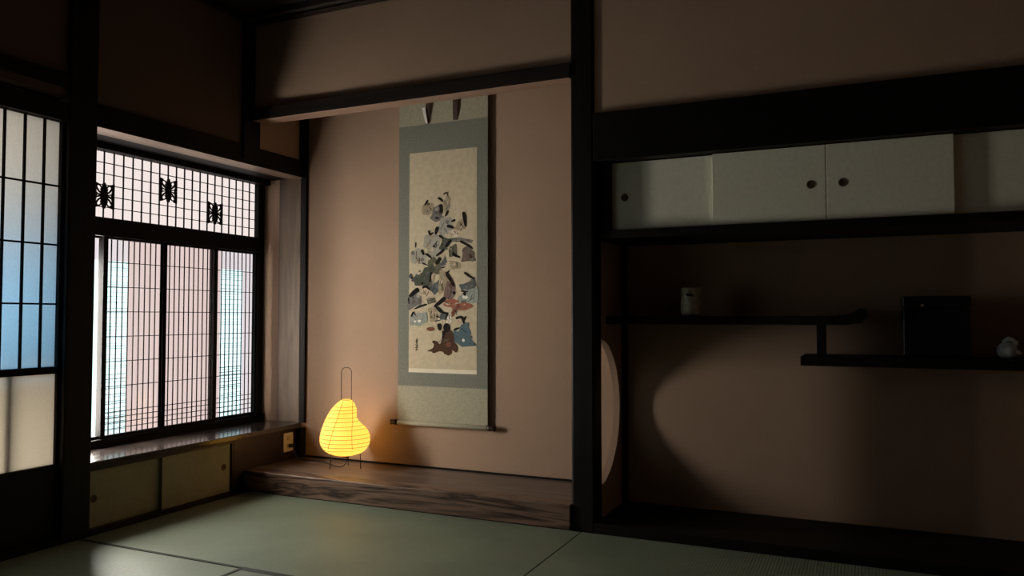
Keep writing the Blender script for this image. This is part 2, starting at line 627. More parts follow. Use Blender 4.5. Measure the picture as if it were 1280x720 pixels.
# ------------------------------------------------------------------ bay window over the sill
SX0 = -3.225         # lattice plane
bay = struct_empty('window_1')
WY0, WY1 = 2.135, 3.520
bm = BM()            # fixed frame: head, transom rail, foot, right jamb
add_box(bm, SX0 - 0.03, SX0 + 0.055, WY0, YB, 1.675, 1.705, 0.002)
add_box(bm, SX0 - 0.03, SX0 + 0.030, WY0, 3.50, 1.275, 1.362, 0.003)
add_box(bm, SX0 - 0.03, SX0 + 0.030, WY0, YB, 0.290, 0.335, 0.003)
add_box(bm, SX0 - 0.03, SX0 + 0.014, 3.485, 3.535, 0.290, 1.70, 0.002)
obj('window_frame', bm, M['sash'], bay)
# shell of the bay
bm = BM()
add_box(bm, -3.42, XW - 0.10, WY0 - 0.04, WY0, -0.05, 1.80)
add_box(bm, -3.42, XW - 0.106, WY0, YB, 1.702, 1.80)
obj('bay_shell', bm, M['beam_wood_y'], bay)
box('end_wall', M['plaster_lit'], -3.205, XW - 0.165, YB - 0.008, YB + 0.02, 0.297, 1.702, bay)
box('end_post', M['pale_wood'], XW - 0.165, XW - 0.006, YB - 0.018, YB + 0.02, 0.297, 1.702, bay, 0.003)

# transom lattice
tr = bpy.data.objects.new('transom', None)
COL.objects.link(tr)
tr.parent = bay
step = 0.0523
ys = []
y = 3.475 - step
while y > WY0 + 0.01:
    ys.append(y)
    y -= step
bm = BM()
add_box(bm, SX0 - 0.004, SX0 + 0.004, -0.0017, 0.0017, 1.362, 1.675)
vb = obj('lattice_bar', bm, M['lattice'], tr)
vb.location = (0, ys[0], 0)
for y in ys[1:]:
    part('lattice_bar', vb, (0, y, 0), tr)
bm = BM()
add_box(bm, SX0 - 0.004, SX0 + 0.003, WY0, 3.475, -0.0016, 0.0016)
hb = obj('lattice_bar', bm, M['lattice'], tr)
zs = [1.362 + 0.313 * i / 6 for i in range(1, 6)]
hb.location = (0, 0, zs[0])
for z in zs[1:]:
    part('lattice_bar', hb, (0, 0, z), tr)


# carved ornaments set into the transom: spindle, side rails and curled tendrils
def ornament_mesh():
    bm = BM()
    W, H = step, 0.313 / 6 * 1.16
    n = 12
    prof = []
    for i in range(n + 1):
        t = -1 + 2 * i / n
        prof.append((0.0125 * (1 - abs(t) ** 2.0) + 0.003 + (0.005 if i in (3, 9) else 0), t * H))
    out = [(r, z) for r, z in prof] + [(-r, z) for r, z in reversed(prof)]
    add_prism(bm, out, 'X', -0.006, 0.006)
    for s in (-1, 1):
        add_prism(bm, [(s * W, -H), (s * W, H), (s * (W - 0.020), H * 0.90), (s * (W - 0.008), H * 0.45),
                       (s * (W - 0.013), 0), (s * (W - 0.008), -H * 0.45), (s * (W - 0.020), -H * 0.90)], 'X', -0.005, 0.005)
        for v in (-1, 1):
            add_tube(bm, [(0, s * 0.012, v * H * 0.15), (0, s * 0.028, v * H * 0.32), (0, s * (W - 0.010), v * H * 0.62), (0, s * (W - 0.003), v * H * 0.92)], 0.0045, 6)
            add_tube(bm, [(0, s * 0.010, v * H * 0.55), (0, s * 0.022, v * H * 0.78), (0, s * 0.036, v * H * 0.80), (0, s * (W - 0.004), v * H * 0.60)], 0.0036, 6)
            add_tube(bm, [(0, s * 0.012, v * H * 0.05), (0, s * 0.030, v * H * 0.10), (0, s * (W - 0.004), v * H * 0.22)], 0.0036, 6)
    return bm


def ybar(yt):
    return min(ys, key=lambda q: abs(q - yt))


zr = 0.313 / 6
orn = obj('carved_ornament', ornament_mesh(), M['lattice'], tr)
orn.location = (SX0 + 0.003, ybar(2.845), 1.675 - zr * 2.5)
part('carved_ornament', orn, (SX0 + 0.003, ybar(2.475), 1.675 - zr * 4.0), tr)
part('carved_ornament', orn, (SX0 + 0.003, ybar(3.165), 1.675 - zr * 4.0), tr)
box('paper', M['cream_screen'], SX0 - 0.012, SX0 - 0.009, WY0, 3.475, 1.362, 1.675, tr)

# four sliding sashes of fine lattice
stiles = [2.145, 2.485, 2.822, 3.158, 3.490]
ZB, ZT = 0.335, 1.275
hz = [0.117 * i for i in range(1, 7)]
hz = [ZT - h for h in hz] + [ZB + 0.118, ZB + 0.092, ZB + 0.066, ZB + 0.040]
for k in range(4):
    a, b = stiles[k], stiles[k + 1]
    s = bpy.data.objects.new('lattice_sash', None)
    COL.objects.link(s)
    s.parent = bay
    s.location = (SX0 + (0.010 if k in (1, 2) else -0.006), a, 0)
    w = b - a
    bm = BM()
    add_box(bm, -0.010, 0.010, -0.012, 0.012, ZB, ZT, 0.001)
    add_box(bm, -0.010, 0.010, w - 0.012, w + 0.012, ZB, ZT, 0.001)
    add_box(bm, -0.010, 0.010, 0.012, w - 0.012, ZB, ZB + 0.014, 0.001)
    add_box(bm, -0.010, 0.010, 0.012, w - 0.012, ZT - 0.010, ZT, 0.001)
    obj('sash_frame', bm, M['sash'], s)
    if k == 0:
        continue
    bm = BM()
    add_box(bm, -0.0014, 0.0014, -0.0029, 0.0029, ZB + 0.01, ZT - 0.008)
    vb = obj('lattice_bar', bm, M['lattice'], s)
    sp = (w - 0.024) / 10
    vb.location = (0, 0.012 + sp * 0.75, 0)
    for i in range(1, 10):
        part('lattice_bar', vb, (0, 0.012 + sp * (0.75 + i), 0), s)
    bm = BM()
    add_box(bm, -0.0013, 0.0011, 0.012, w - 0.012, -0.0017, 0.0017)
    hb = obj('lattice_bar', bm, M['lattice'], s)
    hb.location = (0, 0, hz[0])
    for z in hz[1:]:
        part('lattice_bar', hb, (0, 0, z), s)
    bm = BM()
    add_box(bm, -0.0075, -0.0055, 0.012, w - 0.012, ZB + 0.01, ZT - 0.008)
    obj('glass_pane', bm, M['clear'], s)

# outer layer of the bay: pale screens with two open gaps of bright daylit glass behind bamboo slats
OX = -3.36
out = bpy.data.objects.new('outer_screen', None)
COL.objects.link(out)
out.parent = bay
box('pink_sheet', M['pink_screen'], OX - 0.004, OX, 2.737, 3.346, 0.28, 1.40, out)
box('pale_sheet', M['lilac_screen'], OX - 0.004, OX, 2.10, 2.736, 1.175, 1.40, out)
box('pale_sheet', M['lilac_screen'], OX - 0.004, OX, 3.347, 3.64, 1.175, 1.40, out)
box('pale_sheet', M['lilac_screen'], OX - 0.004, OX, 3.523, 3.64, 0.28, 1.174, out)
box('outer_glass', M['bright_glass'], -3.405, -3.40, 2.574, 2.90, 0.26, 1.20, out)
box('hidden_glow_panel', M['hidden_day'], -3.405, -3.40, 2.390, 2.572, 0.33, 1.17, out)  # added emitter, hidden by the post, to light the alcoves
box('outer_sash', M['sash'], -3.408, -3.39, 2.10, 2.388, 0.26, 1.20, out)
box('outer_glass', M['bright_glass'], -3.405, -3.40, 3.28, 3.72, 0.26, 1.20, out)
bm = BM()
for (ya, yb2) in ((2.575, 2.745), (3.338, 3.53)):
    z = 0.31
    while z < 1.17:
        q = random.uniform(0.8, 1.8) * (0.0008 if z > 0.62 else 0.0013)
        yy = yb2 + random.uniform(-0.006, 0.006)
        add_box(bm, OX - 0.010, OX - 0.007, ya, yy, z - q, z + q)
        z += random.choice((0.012, 0.016, 0.022, 0.03))
sl = obj('bamboo_slats', bm, M['slat'], out)
sl['kind'] = 'stuff'

# ------------------------------------------------------------------ sill board and wall below it
sill = thing('sill_board', 'long glossy dark sill board under the lattice window', 'sill', (0, 0, 0))
box('board', M['sill_wood'], -3.29, XW + 0.015, 2.207, YB - 0.019, 0.270, 0.297, sill, 0.003)

cup = thing('low_cupboard', 'low cupboard with two ochre sliding doors below the window sill', 'cupboard', (0, 0, 0))
bm = BM()
add_box(bm, -3.28, XW - 0.050, 2.207, 3.022, 0.0, 0.018)
add_box(bm, -3.28, -3.27, 2.207, 3.022, 0.018, 0.268)
add_box(bm, -3.27, XW - 0.001, 2.207, 2.217, 0.018, 0.268)
add_box(bm, -3.27, XW - 0.001, 3.012, 3.022, 0.018, 0.268)
add_box(bm, -3.27, XW - 0.001, 2.218, 3.011, 0.256, 0.268)
add_box(bm, XW - 0.049, XW - 0.003, 2.217, 3.012, 0.0, 0.014)
obj('carcass', bm, M['panel_wood'], cup)


def fusuma(name, mat, parent, x0, x1, y0, y1, z0, z1, pos, axis, sgn):
    d = box(name, mat, x0, x1, y0, y1, z0, z1, parent, 0.002)
    bm = BM()
    r = 0.0165
    pr = [(r * 0.55, 0.0), (r, 0.0003), (r, 0.0010), (r * 0.88, 0.0016), (r * 0.74, 0.0012), (r * 0.66, 0.0006), (r * 0.2, 0.0005)]
    add_lathe(bm, [(q, sgn * h) for q, h in pr], n=20, axis=axis)
    for f in bm.faces:
        c = f.calc_center_median()
        rad = math.hypot(c.y, c.z) if axis == 'X' else math.hypot(c.x, c.z)
        f.material_index = 1 if rad < r * 0.70 else 0
    p = obj('door_pull', bm, [M['pull'], M['pull_dark']], d)
    p.location = pos
    return d


fusuma('sliding_door', M['fusuma_low'], cup, XW - 0.044, XW - 0.030, 2.220, 2.612, 0.014, 0.262, (XW - 0.030, 2.258, 0.134), 'X', 1)
fusuma('sliding_door', M['fusuma_low'], cup, XW - 0.024, XW - 0.010, 2.590, 3.008, 0.014, 0.262, (XW - 0.010, 2.966, 0.143), 'X', 1)

# dark panel under the sill beside the platform
bm = BM()
add_box(bm, XW - 0.06, XW - 0.004, 3.024, 3.500, -0.02, 0.268)
add_box(bm, XW - 0.004, XW + 0.0, 3.024, 3.060, -0.02, 0.268)
obj('wall_panel', bm, M['panel_wood'], kind='structure')

outlet = thing('wall_outlet', 'small ivory wall outlet on the dark panel beside the lantern', 'outlet', (XW - 0.004, 3.432, 0.203))
bm = BM()
add_box(bm, 0.0, 0.008, -0.039, 0.039, -0.054, 0.050, 0.003)
obj('cover_plate', bm, M['ivory'], outlet)
for z in (0.020, -0.022):
    bm = BM()
    add_box(bm, 0.0075, 0.0095, -0.012, 0.012, z - 0.012, z + 0.012, 0.001)
    obj('socket', bm, M['ivory_dark'], outlet)

# ------------------------------------------------------------------ frosted sliding doors at left
ZD = [0.312, 0.673, 0.701, LINT - 0.012]


def shoji_door(n, y0, y1, x):
    d = struct_empty('door_%d' % n)
    d.location = (x, 0, 0)
    bm = BM()
    add_box(bm, -0.015, 0.015, y0, y0 + 0.030, 0.02, LINT - 0.008, 0.002)
    add_box(bm, -0.015, 0.015, y1 - 0.030, y1, 0.02, LINT - 0.008, 0.002)
    add_box(bm, -0.015, 0.015, y0 + 0.03, y1 - 0.03, ZD[1], ZD[2], 0.002)
    add_box(bm, -0.015, 0.015, y0 + 0.03, y1 - 0.03, ZD[3], LINT - 0.008)
    obj('door_frame', bm, M['sash'], d)
    bm = BM()
    add_box(bm, -0.012, 0.012, y0 + 0.03, y1 - 0.03, 0.02, ZD[0], 0.002)
    obj('skirt_panel', bm, M['post_wood'], d)
    bm = BM()
    add_box(bm, -0.004, 0.006, -0.0038, 0.0038, ZD[2], ZD[3])
    vb = obj('lattice_bar', bm, M['lattice'], d)
    first = True
    y = y1 - 0.030 - 0.066
    while y > y0 + 0.05:
        if first:
            vb.location = (0, y, 0)
            first = False
        else:
            part('lattice_bar', vb, (0, y, 0), d)
        y -= 0.0785
    bm = BM()
    add_box(bm, -0.004, 0.005, y0 + 0.03, y1 - 0.03, -0.0035, 0.0035)
    hb = obj('lattice_bar', bm, M['lattice'], d)
    zz = [0.951, 1.189, 1.427]
    hb.location = (0, 0, zz[0])
    for z in zz[1:]:
        part('lattice_bar', hb, (0, 0, z), d)
    bm = BM()
    add_box(bm, -0.0075, -0.0055, y0 + 0.03, y1 - 0.03, ZD[2], ZD[3])
    obj('frosted_pane', bm, M['frost'], d)
    bm = BM()
    add_box(bm, -0.003, 0.0, y0 + 0.03, y1 - 0.03, ZD[0], ZD[1])
    obj('frosted_pane', bm, M['frost'], d)
    return d


shoji_door(1, 1.14, 2.098, XW - 0.020)
shoji_door(2, 0.17, 1.135, XW - 0.055)
struct('trim_11', M['beam_wood_y'], XW - 0.10, XW + 0.028, 0.16, 2.08, -0.02, 0.018, 0.002)

# veranda beyond the doors: daylit outer glazing in three tiers, added glow panels behind the second door, and a post close behind the frosted glass
ver = struct_empty('window_2')
VX = -3.28
box('added_glow_panel', M['day_added'], VX - 0.01, VX, 0.10, 1.09, 0.62, 1.16, ver)  # added glow out of view, brightens the cabinet and shelf alcove
box('added_glow_panel', M['day_added'], VX - 0.01, VX, 0.10, 1.09, 1.24, 1.78, ver)
box('skirting', M['sash'], VX - 0.01, VX, 0.10, 1.09, 0.0, 0.56, ver)
box('mullion', M['pale_wood'], VX - 0.012, VX + 0.02, 1.09, 1.13, 0.0, 1.78, ver)
box('upper_glazing', M['day_beige'], VX - 0.01, VX, 1.13, 2.10, 1.24, 1.78, ver)
box('middle_glazing', M['day_blue'], VX - 0.01, VX, 1.13, 2.10, 0.70, 1.17, ver)
box('lower_glazing', M['day_low'], VX - 0.01, VX, 1.13, 2.10, 0.02, 0.64, ver)
bm = BM()
add_box(bm, VX - 0.012, VX + 0.01, 0.10, 2.10, 1.16, 1.24)
add_box(bm, VX - 0.012, VX + 0.01, 1.13, 2.10, 0.64, 0.70)
add_box(bm, VX + 0.01, XW - 0.075, 1.13, 2.10, 0.672, 0.692)  # added unseen board, keeps blue light off the lower panes
add_box(bm, VX - 0.012, VX + 0.01, 0.10, 1.09, 0.56, 0.62)
add_box(bm, VX - 0.012, VX + 0.01, 0.08, 0.10, 0.0, 1.80)
add_box(bm, VX - 0.012, XW - 0.08, 0.08, 2.10, 1.78, 1.80)
add_box(bm, VX - 0.012, XW - 0.08, 0.08, 2.10, -0.03, 0.0)
obj('glazing_frame_and_baffle', bm, M['pale_wood'], ver)
box('inner_post', M['pale_wood'], XW - 0.068, XW - 0.036, 1.872, 1.900, 0.0, 0.69, ver)
bm = BM()
add_box(bm, VX - 0.012, XW - 0.08, 2.10, 2.13, -0.03, 1.80)
obj('side_board', bm, M['pale_wood'], ver)

# ------------------------------------------------------------------ shelf alcove: hanging cabinet and staggered shelves
cab = thing('wall_cabinet', 'wide hanging cabinet with four pale sliding doors in the shelf alcove', 'cabinet', (0, 0, 0))
CZ0, CZ1 = 1.268, 1.558
box('base_board', M['black_wood'], PX1 + 0.0, XR - 0.001, Y0 + 0.020, YB - 0.001, 1.232, 1.266, cab, 0.002)
bm = BM()
add_box(bm, PX1 + 0.0, XR - 0.001, YB - 0.012, YB - 0.001, 1.267, 1.70)
add_box(bm, PX1 + 0.0, -0.968, Y0 + 0.040, YB - 0.013, 1.267, 1.556)
add_box(bm, 0.775, XR - 0.002, Y0 + 0.040, YB - 0.013, 1.267, 1.556)
obj('carcass', bm, M['black_wood'], cab)
cw = 0.4265
YF = 3.150
xs = [-0.117 - 2 * cw, -0.117 - cw, -0.117, -0.117 + cw, -0.117 + 2 * cw]
pulls = [-0.912, -0.171, -0.058, 0.70]
for i in range(4):
    fr = i in (1, 2)
    y0 = YF if fr else YF + 0.022
    fusuma('sliding_door', M['fusuma'], cab, xs[i] - (0 if fr else (0.0 if i == 0 else 0.02)) + 0.0008,
           xs[i + 1] + (0 if fr else (0.02 if i == 0 else 0.0)) - 0.0008, y0, y0 + 0.016, CZ0, CZ1 - 0.001,
           (pulls[i], y0, 1.407), 'Y', -1)

shelf = thing('staggered_shelf', 'black staggered wall shelf of two boards joined by short post', 'shelf', (0, 0, 0))
SY0 = 3.275
box('upper_board', M['black_wood'], PX1 - 0.0, -0.105, SY0, YB - 0.001, 0.868, 0.903, shelf, 0.003)
box('lower_board', M['black_wood'], -0.226, XR - 0.001, SY0, YB - 0.001, 0.706, 0.743, shelf, 0.003)
box('connecting_post', M['black_wood'], -0.166, -0.130, SY0 + 0.015, SY0 + 0.05, 0.7435, 0.8675, shelf, 0.003)
bm = BM()                               # upturned lip at the free end of the upper board
add_prism(bm, [(-0.104, 0.868), (-0.050, 0.869), (0.000, 0.877), (0.016, 0.893), (0.020, 0.915), (0.012, 0.930), (-0.006, 0.934), (-0.020, 0.926), (-0.045, 0.910), (-0.104, 0.903)], 'Y', SY0 + 0.002, YB - 0.004)
obj('end_lip', bm, M['black_wood'], shelf)

# jar on the upper board
jar = thing('ceramic_jar', 'small mottled tan ceramic jar standing on the upper shelf board', 'jar', (-0.668, 3.345, 0.9032), 0.5)
bm = BM()
add_lathe(bm, [(0.030, 0.0), (0.040, 0.004), (0.046, 0.018), (0.047, 0.045), (0.044, 0.075), (0.043, 0.100), (0.0455, 0.118), (0.0445, 0.122),
               (0.0405, 0.119), (0.039, 0.095), (0.042, 0.05), (0.038, 0.015), (0.01, 0.010)], n=32)
obj('body', bm, M['ceramic_tan'], jar)
bm = BM()
add_tube(bm, [(-0.028, -0.032, 0.088), (-0.034, -0.040, 0.092), (-0.026, -0.045, 0.088), (-0.014, -0.046, 0.090), (-0.008, -0.042, 0.086)], 0.005, 8)
obj('lug', bm, M['ink_hole'], jar, label='dark lug on the jar shoulder')

# box on the lower board
bx = thing('lacquer_box', 'black lacquered square box standing on the lower shelf board', 'box', (0.256, 3.40, 0.7432))
bm = BM()
add_box(bm, -0.113, 0.113, -0.075, 0.075, 0.008, 0.190, 0.005)
obj('body', bm, M['lacquer'], bx)
bm = BM()
add_box(bm, -0.116, 0.116, -0.078, 0.078, 0.192, 0.236, 0.007)
obj('lid', bm, M['lacquer'], bx)
for s in (-1, 1):
    bm = BM()
    add_box(bm, s * 0.085 - 0.018, s * 0.085 + 0.018, -0.07, 0.07, 0.0, 0.0075, 0.002)
    obj('foot', bm, M['lacquer'], bx)
bm = BM()
add_lathe(bm, [(0.003, 0), (0.006, -0.001), (0.006, -0.005), (0.003, -0.007)], (-0.045, -0.0785, 0.200), 12, 'Y')
obj('stud', bm, M['brass'], bx)

# white porcelain ornament
fig = thing('porcelain_ornament', 'small round white porcelain ornament at right end of the lower shelf', 'ornament', (0.490, 3.385, 0.7432), -0.3)


def ellipsoid(bm, c, r, n=20, m=12, rot=0.0):
    rings = []
    for j in range(1, m):
        t = -math.pi / 2 + math.pi * j / m
        ring = []
        for i in range(n):
            a = 2 * math.pi * i / n
            p = Vector((r[0] * math.cos(t) * math.cos(a), r[1] * math.cos(t) * math.sin(a), r[2] * math.sin(t)))
            p = Matrix.Rotation(rot, 3, 'Y') @ p
            ring.append(p + Vector(c))
        rings.append(ring)
    add_rings(bm, rings)


bm = BM()
ellipsoid(bm, (0, 0, 0.031), (0.035, 0.032, 0.032))
obj('body', bm, M['ceramic_white'], fig)
bm = BM()
add_tube(bm, [(-0.012, -0.006, 0.054), (-0.006, -0.008, 0.068), (0.006, -0.008, 0.075), (0.020, -0.006, 0.071), (0.028, -0.004, 0.060), (0.026, -0.004, 0.048)],
         [0.006, 0.0075, 0.009, 0.008, 0.010, 0.007], 10)
obj('knot_handle', bm, M['ceramic_white'], fig)
bm = BM()
ellipsoid(bm, (0.036, -0.004, 0.026), (0.013, 0.010, 0.007), 12, 8, 0.5)
obj('side_lobe', bm, M['ceramic_white'], fig)

# ------------------------------------------------------------------ hanging scroll
SCY = 3.522
scroll = thing('hanging_scroll', 'tall hanging scroll painting of seated robed people on the alcove wall', 'scroll', (0, 0, 0))
sx0, sx1 = -2.268, -1.734


def sheet(name, mat, x0, x1, z0, z1, yf, th=0.0012, parent=scroll, nz=1, **props):
    bm = BM()
    # gently waved sheet
    nx, nzz = 14, max(2, int((z1 - z0) / 0.08))
    front, back = [], []
    for j in range(nzz + 1):
        z = z0 + (z1 - z0) * j / nzz
        rf, rb = [], []
        for i in range(nx + 1):
            x = x0 + (x1 - x0) * i / nx
            rf.append(bm.verts.new((x, yf, z)))
            rb.append(bm.verts.new((x, yf + th, z)))
        front.append(rf)
        back.append(rb)
    for j in range(nzz):
        for i in range(nx):
            bm.faces.new((front[j][i], front[j][i + 1], front[j + 1][i + 1], front[j + 1][i]))
            bm.faces.new((back[j][i], back[j + 1][i], back[j + 1][i + 1], back[j][i + 1]))
    for j in range(nzz):
        bm.faces.new((front[j][0], front[j + 1][0], back[j + 1][0], back[j][0]))
        bm.faces.new((front[j][nx], back[j][nx], back[j + 1][nx], front[j + 1][nx]))
    for i in range(nx):
        bm.faces.new((front[0][i], back[0][i], back[0][i + 1], front[0][i + 1]))
        bm.faces.new((front[nzz][i], front[nzz][i + 1], back[nzz][i + 1], back[nzz][i]))
    return obj(name, bm, mat, parent, **props)


sheet('mounting_cloth', M['scroll_cloth'], sx0, sx1, 0.534, 1.925, SCY, label='grey-green mounting cloth')
sheet('top_band', M['scroll_pale'], sx0, sx1, 1.925, 2.145, SCY, label='pale silk band at the top')
sheet('bottom_band', M['scroll_pale'], sx0, sx1, 0.345, 0.534, SCY, label='pale silk band at the bottom')
px0, px1, pz0, pz1 = -2.201, -1.795, 0.610, 1.776
paint = sheet('painting', M['scroll_paper'], px0, px1, pz0, pz1, SCY - 0.0011, 0.0009, label='cream picture panel with seated figures')
sheet('edging', M['scroll_edge'], px0, px1, pz0 - 0.004, pz0 + 0.017, SCY - 0.0016, 0.0004)
bm = BM()
add_lathe(bm, [(0.011, sx0 + 0.001), (0.0125, sx0 + 0.004), (0.0125, sx1 - 0.004), (0.011, sx1 - 0.001)], (0, SCY - 0.001, 0.338), 16, 'X')
obj('roller', bm, M['scroll_pale'], scroll)
for s, xe in ((-1, sx0), (1, sx1)):
    bm = BM()
    add_lathe(bm, [(0.009, xe), (0.0145, xe + s * 0.003), (0.0150, xe + s * 0.016), (0.012, xe + s * 0.030), (0.0155, xe + s * 0.040), (0.012, xe + s * 0.043)], (0, SCY - 0.001, 0.338), 16, 'X')
    obj('roller_knob', bm, M['roller'], scroll)
bm = BM()
add_lathe(bm, [(0.008, sx0 - 0.004), (0.010, sx0), (0.010, sx1), (0.008, sx1 + 0.004)], (0, SCY, 2.150), 12, 'X')
obj('top_rod', bm, M['roller'], scroll)
bm = BM()
add_tube(bm, [(sx0 + 0.13, SCY - 0.004, 2.158), (-2.0, SCY - 0.002, 2.275), (sx1 - 0.13, SCY - 0.004, 2.158)], 0.0025, 6)
obj('hanging_cord', bm, M['ribbon'], scroll)
bm = BM()
add_tube(bm, [(-2.0, YB, 2.272), (-2.0, SCY - 0.010, 2.268), (-2.0, SCY - 0.014, 2.280)], 0.003, 6)
obj('wall_hook', bm, M['wire'], scroll)
# two loose ribbons with pale tips
for xr, zt, tip in ((-2.070, 1.925, True), (-1.917, 1.93, False)):
    bm = BM()
    zz = [2.148, 2.08, 2.02, 1.975, zt]
    ring = []
    for i, z in enumerate(zz):
        yy = SCY - 0.003 - 0.010 * math.sin(i * 0.8)
        xx = xr - 0.006 * i * (1 if tip else 0.2)
        ring.append([(xx - 0.013, yy, z), (xx + 0.013, yy, z), (xx + 0.013, yy + 0.0012, z), (xx - 0.013, yy + 0.0012, z)])
    add_rings(bm, ring, smooth=False)
    rb = obj('ribbon', bm, M['ribbon'], scroll)
    if tip:
        bm = BM()
        add_rings(bm, [[(xr - 0.046, SCY - 0.018, 2.010), (xr - 0.026, SCY - 0.018, 2.012), (xr - 0.026, SCY - 0.016, 2.012), (xr - 0.046, SCY - 0.016, 2.010)],
                       [(xr - 0.036, SCY - 0.016, 1.965), (xr - 0.020, SCY - 0.016, 1.965), (xr - 0.020, SCY - 0.014, 1.965), (xr - 0.036, SCY - 0.014, 1.965)],
                       [(xr - 0.026, SCY - 0.012, 1.925), (xr - 0.014, SCY - 0.012, 1.925), (xr - 0.014, SCY - 0.010, 1.925), (xr - 0.026, SCY - 0.010, 1.925)]], smooth=False)
        obj('ribbon_tip', bm, M['ribbon_tip'], rb, label='white ribbon tip')

# the painted group: flat shapes of robe and hair on the silk
PC = {'ink': (0.018, 0.016, 0.015), 'grey': (0.19, 0.175, 0.16), 'palegrey': (0.40, 0.37, 0.30), 'tan': (0.40, 0.31, 0.20),
      'olive': (0.135, 0.13, 0.085), 'darkgreen': (0.085, 0.092, 0.07), 'slate': (0.11, 0.125, 0.125), 'mauve': (0.20, 0.13, 0.115),
      'paleblue': (0.32, 0.345, 0.30), 'red': (0.36, 0.13, 0.08), 'brown': (0.085, 0.045, 0.028), 'blue': (0.10, 0.15, 0.17),
      'flesh': (0.60, 0.46, 0.32), 'white': (0.80, 0.76, 0.64), 'redbrown': (0.20, 0.07, 0.045), 'stone': (0.15, 0.115, 0.09)}
pkeys = list(PC)
pm = [plain('painted_' + k, v, 0.9, spec=0.1, var=0.18, scale=120) for k, v in PC.items()]


def to_panel(u, v):
    s = (u - 512.5) / 85.0
    t = (v - (192 - 6 * s)) / (274 + 6 * s)
    return px0 + s * (px1 - px0), pz1 - t * (pz1 - pz0)


ZO = {1: (505, 230, 7.2), 2: (505, 310, 9.0), 3: (505, 370, 7.2)}
layer = [0]
pbm = BM()


def conv(zid, p):
    a, b, s = ZO[zid]
    return to_panel(a + p[0] / s, b + p[1] / s)


def emit(poly, col):
    layer[0] += 1
    y = SCY - 0.0016 - layer[0] * 0.000006
    vs = [pbm.verts.new((q[0], y, q[1])) for q in poly]
    f = pbm.faces.new(vs)
    f.material_index = pkeys.index(col)


def smooth_loop(p):
    out = []
    n = len(p)
    for i in range(n):
        p0, p1, p2, p3 = p[i - 1], p[i], p[(i + 1) % n], p[(i + 2) % n]
        for k in range(4):
            t = k / 4
            out.append(tuple(0.5 * ((2 * p1[c]) + (-p0[c] + p2[c]) * t + (2 * p0[c] - 5 * p1[c] + 4 * p2[c] - p3[c]) * t * t +
                                    (-p0[c] + 3 * p1[c] - 3 * p2[c] + p3[c]) * t ** 3) for c in (0, 1)))
    return out


NEAR = {'tan': ('flesh', 'olive', 'palegrey'), 'grey': ('palegrey', 'slate', 'stone'), 'palegrey': ('tan', 'grey', 'paleblue', 'flesh'),
        'flesh': ('tan', 'palegrey', 'white'), 'darkgreen': ('olive', 'slate', 'ink'), 'olive': ('darkgreen', 'tan', 'stone'),
        'stone': ('grey', 'brown', 'mauve'), 'slate': ('darkgreen', 'blue', 'grey'), 'mauve': ('stone', 'brown', 'grey'),
        'paleblue': ('palegrey', 'slate', 'white'), 'red': ('redbrown', 'flesh', 'red'), 'redbrown': ('red', 'brown'),
        'blue': ('slate', 'blue'), 'white': ('flesh', 'palegrey'), 'brown': ('brown', 'redbrown')}


def blob(zid, col, p):
    # a robe: ragged outline, then patches of neighbouring tints and thin fold lines on it
    R = random.Random(len(p) * 31 + int(p[0][0]) * 7 + int(p[0][1]))
    xs_, ys_ = [q[0] for q in p], [q[1] for q in p]
    cx_, cy_ = sum(xs_) / len(p), sum(ys_) / len(p)
    wx, wy = (max(xs_) - min(xs_)) / 2, (max(ys_) - min(ys_)) / 2
    p = [(cx_ + (a[0] - cx_) * 1.2, cy_ + (a[1] - cy_) * 1.2) for a in p]
    q = []
    for i, a in enumerate(p):
        b = p[(i + 1) % len(p)]
        q.append(a)
        q.append(((a[0] + b[0]) / 2 + R.uniform(-0.16, 0.16) * wx, (a[1] + b[1]) / 2 + R.uniform(-0.16, 0.16) * wy))
    emit([conv(zid, k_) for k_ in smooth_loop(q)], col)
    for _ in range(5 if col not in ('blue', 'brown') else 2):
        a, d = R.uniform(0, 6.28), R.uniform(0.25, 0.95)
        ox, oy = cx_ + wx * d * math.cos(a), cy_ + wy * d * math.sin(a)
        k_ = R.uniform(0.14, 0.34)
        m_ = R.randint(5, 7)
        emit([conv(zid, z_) for z_ in smooth_loop([(ox + wx * k_ * R.uniform(0.5, 1.3) * math.cos(6.283 * i / m_), oy + wy * k_ * R.uniform(0.5, 1.3) * math.sin(6.283 * i / m_)) for i in range(m_)])], R.choice(NEAR[col]))
    for _ in range(3):
        a = R.uniform(0, 6.28)
        ox, oy = cx_ + wx * 0.5 * math.cos(a), cy_ + wy * 0.5 * math.sin(a)
        b = R.uniform(0.6, 2.5)
        L_ = R.uniform(0.25, 0.6)
        stroke(zid, [(ox - wx * L_ * math.cos(b), oy - wy * L_ * math.sin(b)), (ox + R.uniform(-6, 6), oy), (ox + wx * L_ * math.cos(b), oy + wy * L_ * math.sin(b))],
               R.uniform(4, 8), R.choice(('ink', 'stone', 'grey')))


def disc(zid, col, c, rx, ry):
    emit([conv(zid, (c[0] + rx * math.cos(2 * math.pi * i / 16), c[1] + ry * math.sin(2 * math.pi * i / 16))) for i in range(16)], col)


def stroke(zid, p, w, col='ink'):
    L, R = [], []
    n = len(p)
    for i in range(n):
        a, b = p[max(0, i - 1)], p[min(n - 1, i + 1)]
        dx, dy = b[0] - a[0], b[1] - a[1]
        d = math.hypot(dx, dy) or 1
        k = w / 2 * (1.0 if 0 < i < n - 1 else (0.85 if i == 0 else 0.55))
        L.append((p[i][0] - dy / d * k, p[i][1] + dx / d * k))
        R.append((p[i][0] + dy / d * k, p[i][1] - dx / d * k))
    emit([conv(zid, q) for q in smooth_loop(L + R[::-1])], col)


